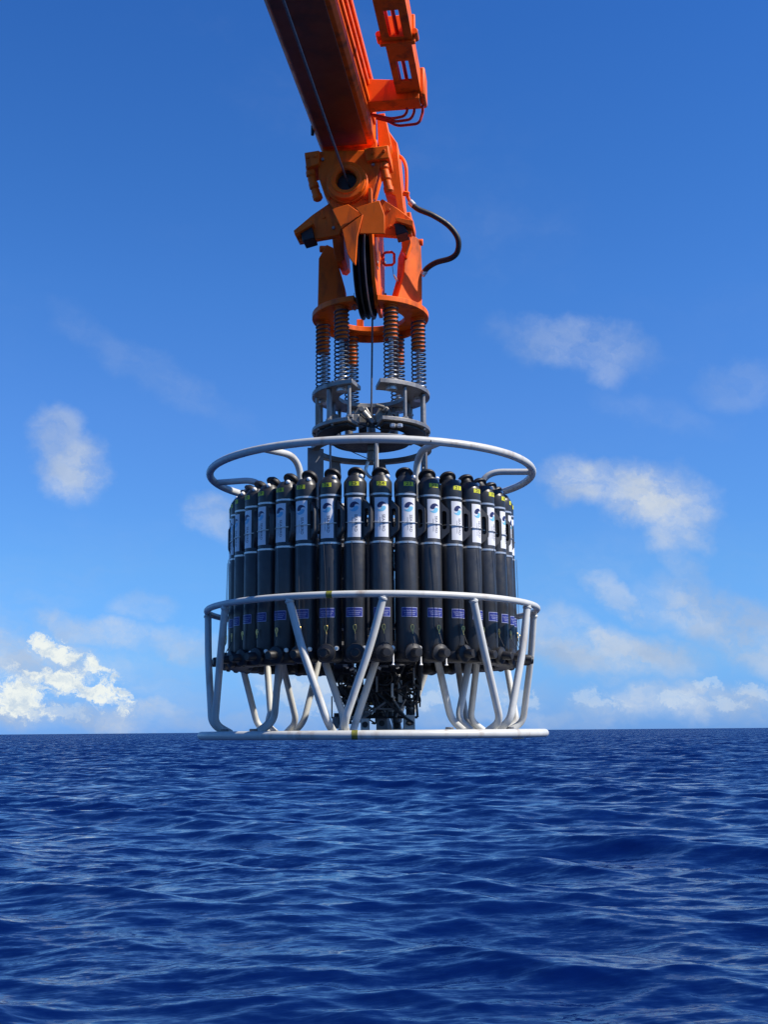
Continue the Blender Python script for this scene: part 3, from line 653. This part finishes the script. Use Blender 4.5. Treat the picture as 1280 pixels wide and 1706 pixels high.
# bottle carrying rings and the hub
for hh in (1.20, .56):
    MB().annulus(AX, .60, .7355, hh - .012, hh + .012).build('bottle_ring', M_GREYPL, fr)
for k in range(6):
    a = 37 + 60 * k
    MB().tube([pol(.62, a, .56), pol(.62, a, 1.20)], .02, 10).build('upright', M_WHITE, fr)
    MB().tube([pol(.06, a, 1.20), pol(.61, a, 1.20)], .022, 10).build('spider_arm', M_WHITE, fr)
MB().cyl(AX + UP * .42, AX + UP * 1.22, .12, 24).build('release_column', M_GREYPL, fr)
MB().annulus(AX, .325, .372, 1.688, 1.718, n=64).build('hub_ring', M_GREYPL, fr, .003)
MB().annulus(AX, .12, .324, 1.20, 1.225, n=48).build('hub_plate', M_GREYPL, fr, .003)
def hub_bracket(th, w, tilt, hole=True):
    c = pol(.345, th, 0); rad = (pol(1, th, 0) - pol(0, th, 0)).normalized(); tan = Vector((-rad.y, rad.x, 0)); tan = (tan * math.cos(R(tilt)) + rad * math.sin(R(tilt))).normalized(); nor = tan.cross(UP)
    n = 24; z0, z1 = 1.226, 1.70; zc_ = 1.565; outer = []; inner = []
    for k in range(n):
        a = 2 * math.pi * k / n; cx, cz = math.cos(a), math.sin(a)
        hx, hz = w / 2, ((z1 - zc_) if cz > 0 else (zc_ - z0)); s_ = min(hx / abs(cx) if abs(cx) > 1e-6 else 9, hz / abs(cz) if abs(cz) > 1e-6 else 9)
        outer.append(c + tan * cx * s_ + UP * (zc_ + cz * s_)); inner.append(c + tan * cx * .014 + UP * (zc_ + cz * .014))
    if hole: return MB().holed(outer, inner, nor * .012).build('hub_bracket', M_GREYPL, fr)
    return MB().prism([c - tan * w / 2 + UP * z0, c + tan * w / 2 + UP * z0, c + tan * w / 2 + UP * z1, c - tan * w / 2 + UP * z1], nor * .012).build('hub_bracket', M_GREYPL, fr)
for th, w, tl, hl in ((168, .10, 80, False), (133, .075, 45, True), (24, .09, -40, True), (-24, .09, 20, True), (228, .09, 0, True), (84, .03, 80, False), (278, .09, 0, True)):
    hub_bracket(th, w, tl, hl)
MB().tube([pol(.345, 84, 1.69), pol(.345, 84, 1.23)], .010, 8).build('hub_rod', M_WHITE, fr)
# tape marks and drilled holes on the tubes
def tape(r, th, h, rt, w):
    p = [pol(r, th - w, h), pol(r, th - w / 3, h), pol(r, th + w / 3, h), pol(r, th + w, h)]
    MB().tube(p, rt, 14).build('tape_mark', M_TAPE, fr)
tape(R_GRD, 102.5, H_GRD, .0195, .9); tape(R_BASE, 94.7, ZB, .0245, .85)
for th in (70.5, 141):
    p = pol(R_TOP, th, H_TOP); d_ = (EYE - p).normalized(); MB().cyl(p + d_ * .0205, p + d_ * .0235, .0065, 10).build('weep_hole', M_BLACK, fr)

# ------------------------------------------------------------------ sampling bottles
RB = .797
HB = .36
def loc_text(txt, size, bold=0.0):
    cu_ = bpy.data.curves.new('t', 'FONT'); cu_.body = txt; cu_.size = size; cu_.align_x = 'CENTER'; cu_.align_y = 'CENTER'; cu_.resolution_u = 2; cu_.offset = bold
    ob = bpy.data.objects.new('t', cu_); C.objects.link(ob); dg = bpy.context.evaluated_depsgraph_get(); me = bpy.data.meshes.new_from_object(ob.evaluated_get(dg))
    vs_ = [v.co.copy() for v in me.vertices]; fs = [list(p.vertices) for p in me.polygons]
    bpy.data.objects.remove(ob); bpy.data.curves.remove(cu_); bpy.data.meshes.remove(me); return vs_, fs
def wrap(x, z, r):                # x metres along the surface (viewer's right), local outward is -Y
    a = x / r; return Vector((r * math.sin(a), -r * math.cos(a), z))
def patch(r, x0, x1, z0, z1, n=12):
    vs_ = []; fs = []
    for k in range(n + 1):
        x = x0 + (x1 - x0) * k / n; vs_ += [wrap(x, z0, r), wrap(x, z1, r)]
    for k in range(n): fs.append((2 * k, 2 * k + 2, 2 * k + 3, 2 * k + 1))
    return vs_, fs
def text_on(mb, txt, size, x, z, r, rot=0.0, bold=0.0, sx=1.0):
    vs_, fs = loc_text(txt, size, bold); cs, sn = math.cos(rot), math.sin(rot); out = []
    for v in vs_:
        a, b = v.x * sx, v.y; out.append(wrap(x + a * cs - b * sn, z + a * sn + b * cs, r))
    return mb.add(out, fs)
def hz(h): return h - HB
def bottle_parts():
    """list of (name, mesh, parent index)"""
    out = []
    def put(n, mb, mt, par=None, ang=35): out.append((n, mb.mesh(n, mt, ang=ang), par)); return len(out) - 1
    b = MB().lathe([(.056, hz(.40)), (.0600, hz(.412)), (.0600, hz(.985)), (.0582, hz(.992)), (.0582, hz(1.258)), (.0600, hz(1.266)), (.0605, hz(1.326)), (.058, hz(1.336)), (.040, hz(1.364)), (.0385, hz(1.367)), (.030, hz(1.367)), (.030, hz(1.34))], 32)
    body = put('barrel', b, M_PVC)
    for h0 in (.992, 1.254):
        put('clamp_band', MB().lathe([(.0585, hz(h0)), (.0610, hz(h0 + .001)), (.0610, hz(h0 + .011)), (.0585, hz(h0 + .012)), (.0585, hz(h0))], 32), M_BRIGHT)
    v, f = patch(.0590, -.0375, .0375, hz(1.024), hz(1.240), 14); lab = put('label', MB().add(v, f), M_LABEL)
    # emblem: two swirling halves
    cz, cr = hz(1.190), .0265
    for up_, mt in ((True, M_NAVY), (False, M_CYAN)):
        mb = MB(); n = 26; cols = []
        for k in range(n + 1):
            x = -cr + 2 * cr * k / n; e = math.sqrt(max(0, cr * cr - x * x))
            ys = -math.sqrt(max(0, cr * cr / 4 - (x + cr / 2) ** 2)) if x < 0 else math.sqrt(max(0, cr * cr / 4 - (x - cr / 2) ** 2))
            if up_: lo_, hi_ = min(e, ys * .75 + .0035), e
            else: lo_, hi_ = -e * 1.04, max(-e * 1.04, ys * .7 - .0065)
            cols.append((x + (.003 if up_ else -.002), lo_ + cz, hi_ + cz))
        vs_ = []; fs = []
        for (x, a, c_) in cols: vs_ += [wrap(x, a, .0594), wrap(x, c_, .0594)]
        for k in range(n): fs.append((2 * k, 2 * k + 2, 2 * k + 3, 2 * k + 1))
        put('emblem', mb.add(vs_, fs), mt, lab)
    put('lettering', text_on(MB(), 'SEA·BIRD', .0210, .0095, hz(1.100), .0594, -math.pi / 2, .0002, 1.12), M_TEXT, lab)
    put('lettering', text_on(MB(), 'SCIENTIFIC', .0085, -.008, hz(1.096), .0594, -math.pi / 2, 0, 1.7), M_TEXT, lab)
    # blue maker's plate
    v, f = patch(.0605, -.046, .046, hz(.597), hz(.647), 14); bl = put('maker_plate', MB().add(v, f), M_PALE)
    v, f = patch(.0608, -.0438, .0438, hz(.6005), hz(.6435), 14); put('plate_field', MB().add(v, f), M_BLUE, bl)
    mb = text_on(MB(), 'OceanTest Equipment, Inc.', .0115, 0, hz(.630), .0611, 0, .0002, .62); put('lettering', mb, M_PALE, bl)
    mb = MB()
    for z_, w_ in ((.6175, .033), (.6085, .028)):
        v, f = patch(.0611, -w_, w_, hz(z_), hz(z_ + .0026), 12); mb.add(v, f)
    put('print_line', mb, M_PALE, bl)
    # lifting handle: flat D plate
    da = R(62); dv = Vector((math.sin(da), -math.cos(da), 0)); nv = Vector((math.cos(da), math.sin(da), 0)); th_ = .024
    o4 = [(.052, 1.232), (.060, 1.232), (.084, 1.206), (.102, 1.188), (.104, 1.176), (.104, 1.080), (.102, 1.066), (.084, 1.046), (.060, 1.024), (.052, 1.024)]
    i4 = [(.066, 1.176), (.070, 1.180), (.078, 1.182), (.086, 1.178), (.090, 1.168), (.090, 1.092), (.086, 1.082), (.078, 1.078), (.070, 1.080), (.066, 1.084)]
    mb = MB().holed([dv * a + UP * hz(z) - nv * th_ / 2 for a, z in o4], [dv * a + UP * hz(z) - nv * th_ / 2 for a, z in i4], nv * th_); put('handle', mb, M_HANDLE)
    # strap wire across the label
    mb = MB().tube([Vector((.0625 * math.sin(a), -.0625 * math.cos(a), hz(1.106) - .002 * math.cos(2 * a))) for a in [R(-95 + 10 * k) for k in range(20)]], .0026, 6); put('strap', mb, M_BRIGHT)
    # upper closure, pulled open toward the hub
    axv = Vector((.12, .66, .74)).normalized(); cc = Vector((0, .012, hz(1.366)))
    cp = put('upper_cap', MB().lathe([(.026, -.012), (.027, .006), (.030, .016), (.046, .019), (.048, .026), (.046, .033), (.041, .036), (.036, .046), (.020, .054), (.002, .056)], 24, cc, axv), M_BLACK)
    put('vent_knob', MB().sphere((.034, -.030, hz(1.361)), .0125, 12).cyl((.028, -.026, hz(1.345)), (.034, -.030, hz(1.358)), .007, 8), M_KNOB)
    # lower closure, hanging open outward, with knob
    put('lower_collar', MB().lathe([(.048, hz(.362)), (.056, hz(.366)), (.0625, hz(.378)), (.0625, hz(.41)), (.0602, hz(.418))], 28), M_BLACK)
    ov = Vector((.10, -1, -.06)).normalized()
    lc = put('lower_cap', MB().lathe([(.030, -.010), (.032, .008), (.047, .012), (.049, .020), (.046, .030), (.036, .033), (.024, .038), (.0225, .085), (.019, .090), (.002, .0905)], 24, Vector((.006, -.058, hz(.408))), ov), M_BLACK)
    put('spigot', MB().cyl((.046, -.040, hz(.432)), (.054, -.054, hz(.432)), .0125, 12).cyl((.054, -.054, hz(.432)), (.057, -.059, hz(.432)), .006, 8), M_BRIGHT)
    # lanyard with snap hook
    mb = MB().tube([Vector((-.012, -.068, hz(1.0))), Vector((.0, -.072, hz(.80))), Vector((.006, -.075, hz(.545)))], .0014, 6); ly = put('lanyard', mb, M_CORD)
    mb = MB().tube(bez([Vector((.006, -.075, hz(.52))), Vector((.0125, -.075, hz(.535))), Vector((.0115, -.075, hz(.549))), Vector((.006, -.075, hz(.553))), Vector((.0, -.075, hz(.549))), Vector((-.001, -.075, hz(.535))), Vector((.005, -.075, hz(.521))), Vector((.008, -.077, hz(.505)))], 4), .0026, 6); put('snap_hook', mb, M_BRASS, ly)
    put('cord', MB().tube([Vector((.008, -.077, hz(.507))), Vector((.012, -.10, hz(.455)))], .0018, 6), M_CORD, ly)
    put('rear_mount', MB().box((0, .0605, hz(1.20)), (.05, .004, .05)).box((0, .0605, hz(.56)), (.05, .004, .05)), M_BLACK)
    return out
BP = bottle_parts()
bv = patch(.0610, -.0265, .0265, hz(1.3045), hz(1.3275), 8)
STICK = MB().add(*bv).mesh('number_sticker', M_YELLOW)
DRAIN = MB().lathe([(.010, hz(.342)), (.004, hz(.352)), (.0036, hz(.428))], 8, (.054, -.058, 0)).mesh('drain_tube', M_KNOB)
SEEN = set(range(15, 34))
TEN = {1: 'ten', 2: 'twenty', 3: 'thirty'}
WORD = ['', 'one', 'two', 'three', 'four', 'five', 'six', 'seven', 'eight', 'nine', 'ten', 'eleven', 'twelve', 'thirteen', 'fourteen', 'fifteen', 'sixteen', 'seventeen', 'eighteen', 'nineteen']
def word(n): return WORD[n] if n < 20 else TEN[n // 10] + ('-' + WORD[n % 10] if n % 10 else '')
for n in range(1, 37):
    th = 86 + (n - 24) * 10
    lab = 'dark grey sampling bottle with yellow sticker numbered ' + word(n)
    if n not in SEEN: lab = 'dark grey sampling bottle on the far side of the rosette'
    bt = thing('sampling_bottle', lab, 'bottle', pol(RB, th, HB), 'sampling bottles in a ring on the frame', R(90 - th + random.uniform(-2.5, 2.5)))
    bt.scale = (1.05, 1.05, 1); bt.rotation_euler.x = R(random.uniform(-.25, .25)); bt.rotation_euler.y = R(random.uniform(-.3, .3))
    objs = []
    for (nm, me, par) in BP:
        o = bpy.data.objects.new(nm, me); C.objects.link(o); o.parent = bt if par is None else objs[par]; objs.append(o)
    if n in (22, 23, 24, 25): 
        o = bpy.data.objects.new('drain_tube', DRAIN); C.objects.link(o); o.parent = bt
    o = bpy.data.objects.new('number_sticker', STICK); C.objects.link(o); o.parent = bt
    d_ = MB(); text_on(d_, str(n), .0255, 0, hz(1.3155), .0614, 0, .0004, 1.25)
    o2 = bpy.data.objects.new('numeral', d_.mesh('numeral', M_BLACK)); C.objects.link(o2); o2.parent = o

# ------------------------------------------------------------------ instruments inside the cage
ins = thing('instrument_package', 'cluster of black sensor housings, rails and looped cables below the bottles', 'instruments', AX + Vector((0, 0, 0)))
def P_(x, y, Y): return onY(x, y, Y)
MB().cyl(P_(618, 1128, -.05), P_(690, 1122, -.05), .085, 24).build('sensor_housing', M_BLACK, ins)
MB().cyl(P_(612, 1158, .05), P_(668, 1156, .05), .062, 24).build('sensor_housing', M_BLACK, ins)
MB().cyl(P_(622, 1108, .12), P_(700, 1108, .12), .06, 24).build('sensor_housing', M_BLACK, ins)
MB().cyl(P_(592, 1128, .1), P_(592, 1200, .1), .05, 20).build('sensor_housing', M_BLACK, ins)
MB().cyl(P_(556, 1122, -.1), P_(586, 1122, -.1), .055, 20).build('pump', M_BLACK, ins)
MB().cyl(P_(561, 1194, -.15), P_(561, 1214, -.15), .026, 14).build('altimeter', M_GREYPL, ins)
MB().cyl(P_(561, 1188, -.15), P_(561, 1195, -.15), .016, 10).build('altimeter', M_BLACK, ins)
bx = MB().box(P_(575, 1151, -.12), (.115, .07, .055)).build('battery_box', M_BLACK, ins, .004)
v0 = P_(570, 1151, -.157); MB().box(v0, (.028, .003, .028)).build('box_label', M_TAPE, bx)
MB().cyl(P_(700, 1100, -.2), P_(697, 1150, -.2), .019, 12).cyl(P_(697, 1150, -.2), P_(694, 1168, -.2), .010, 10).build('probe', M_BLACK, ins)
rail = lambda a, b, r=.007, mt=M_BLACK: MB().tube([a, b], r, 8).build('rail', mt, ins)
rail(P_(608, 1195, -.2), P_(696, 1195, -.2)); rail(P_(696, 1195, -.2), P_(694, 1168, -.2)); rail(P_(652, 1171, -.2), P_(674, 1171, -.2), .008, M_GREYPL)
rail(P_(674, 1171, -.2), P_(690, 1193, -.2)); rail(P_(652, 1171, -.2), P_(622, 1193, -.2)); rail(P_(645, 1172, -.2), P_(645, 1195, -.2)); rail(P_(566, 1150, -.2), P_(566, 1198, -.2), .004)
rail(P_(556, 1104, -.2), P_(693, 1104, -.2), .006); rail(P_(553, 1160, -.15), P_(553, 1197, -.15), .004)
rail(P_(583, 1196, .0), P_(612, 1194, .0), .010, M_WHITE); rail(P_(690, 1104, -.2), P_(690, 1194, -.2), .006); rail(P_(612, 1104, -.1), P_(612, 1194, -.1), .008)
MB().box(P_(667, 1153, -.21), (.024, .008, .135)).build('bracket_plate', M_WHITE, ins, .002)
for (x0, x1, y0, Y, mt) in ((601, 616, 1197, -.25, M_WHITE), (627, 646, 1193, -.1, M_GREYPL), (672, 692, 1191, -.22, M_WHITE), (655, 668, 1200, .1, M_GREYPL)):
    a = P_(x0, y0, Y); b = P_(x1, 1217, Y); o = MB().prism([Vector((a.x, Y, a.z)), Vector((b.x, Y, a.z)), Vector((b.x, Y, ZC + ZB + .0165)), Vector((a.x, Y, ZC + ZB + .0165))], (0, .06, 0)).build('foot_block', mt, ins, .004)
    cc = (a + b) / 2; cc.y = Y; MB().cyl(cc - Vector((0, .012, 0)), cc + Vector((0, .004, 0)), .017, 14).build('foot_bolt', M_BLACK, o)
MB().box(AX + Vector((0.12, 0, ZB + .008)), (.75, .95, .012)).build('tray', M_GREYPL, ins)
for (x0, y0, x1, y1) in ((608, 1195, 645, 1168), (645, 1195, 625, 1160), (660, 1195, 676, 1165), (676, 1195, 655, 1165), (612, 1150, 696, 1150), (612, 1180, 660, 1182), (630, 1104, 618, 1150), (652, 1104, 672, 1150), (676, 1104, 660, 1140), (588, 1104, 600, 1196), (570, 1120, 612, 1128), (575, 1175, 612, 1172)):
    rail(P_(x0, y0, -.235), P_(x1, y1, -.235), random.choice((.005, .0065, .008)), random.choice((M_BLACK, M_BLACK, M_GREYPL, M_STEEL)))
for (x, y0, y1, Y, r_) in ((606, 1160, 1204, -.16, .028), (634, 1166, 1206, .02, .032), (662, 1164, 1204, .05, .03), (650, 1172, 1196, -.12, .018), (684, 1168, 1192, -.05, .026), (580, 1162, 1206, .02, .022)):
    hs_ = MB().cyl(P_(x, y0, Y), P_(x, y1, Y), r_, 16).build('sensor_housing', random.choice((M_BLACK, M_HANDLE, M_GREYPL)), ins); MB().cyl(P_(x, (y0 + y1) / 2 - 2, Y), P_(x, (y0 + y1) / 2 + 2, Y), r_ + .004, 16).build('clamp_band', M_STEEL, hs_)
for (x, y, w_, h_) in ((640, 1110, .05, .012), (662, 1108, .09, .010), (628, 1140, .012, .09), (654, 1150, .014, .08), (690, 1130, .010, .12), (617, 1186, .06, .010)):
    MB().box(P_(x, y, -.245), (w_, .01, h_)).build('bracket_plate', random.choice((M_GREYPL, M_STEEL, M_WHITE)), ins, .002)
for k in range(34):
    x = random.uniform(604, 692) if k < 26 else random.uniform(560, 606); y = random.uniform(1105, 1185); Y = random.uniform(-.26, -.1)
    pts = [P_(x, y, Y)]
    for q in range(4):
        x = min(700, max(556, x + random.uniform(-26, 26))); y = min(1205, max(1102, y + random.uniform(-26, 30))); pts.append(P_(x, y, Y + random.uniform(-.03, .03)))
    MB().tube(bez(pts, 6), random.choice((.0045, .006, .0075)), 6).build('cable', M_BLACK, ins)
for (cx, cy, rx, ry) in ((682, 1152, 9, 16), (686, 1155, 11, 20), (640, 1130, 14, 12), (622, 1120, 9, 14)):
    MB().tube([P_(cx + rx * math.cos(a), cy + ry * math.sin(a), -.23) for a in [2 * math.pi * k / 24 for k in range(24)]], .005, 6, closed=True).build('cable', M_BLACK, ins)
for (x, y) in ((572, 1109), (583, 1116), (630, 1112), (660, 1113), (664, 1126), (610, 1140), (600, 1178), (617, 1172), (655, 1163), (577, 1113)):
    MB().cyl(P_(x, y, -.24), P_(x + random.uniform(3, 9), y + random.uniform(-3, 3), -.24), .008, 8).build('connector', random.choice((M_BRIGHT, M_KNOB, M_BRASS, M_BRIGHT)), ins)
for (x, y0, y1) in ((575, 1098, 1150), (584, 1110, 1150), (596, 1100, 1160)):
    MB().tube(bez([P_(x, y0, -.2), P_(x - 3, (y0 + y1) / 2, -.22), P_(x - 8, y1, -.18)], 6), .005, 6).build('cable', M_BLACK, ins)
print('objects', len(bpy.data.objects))
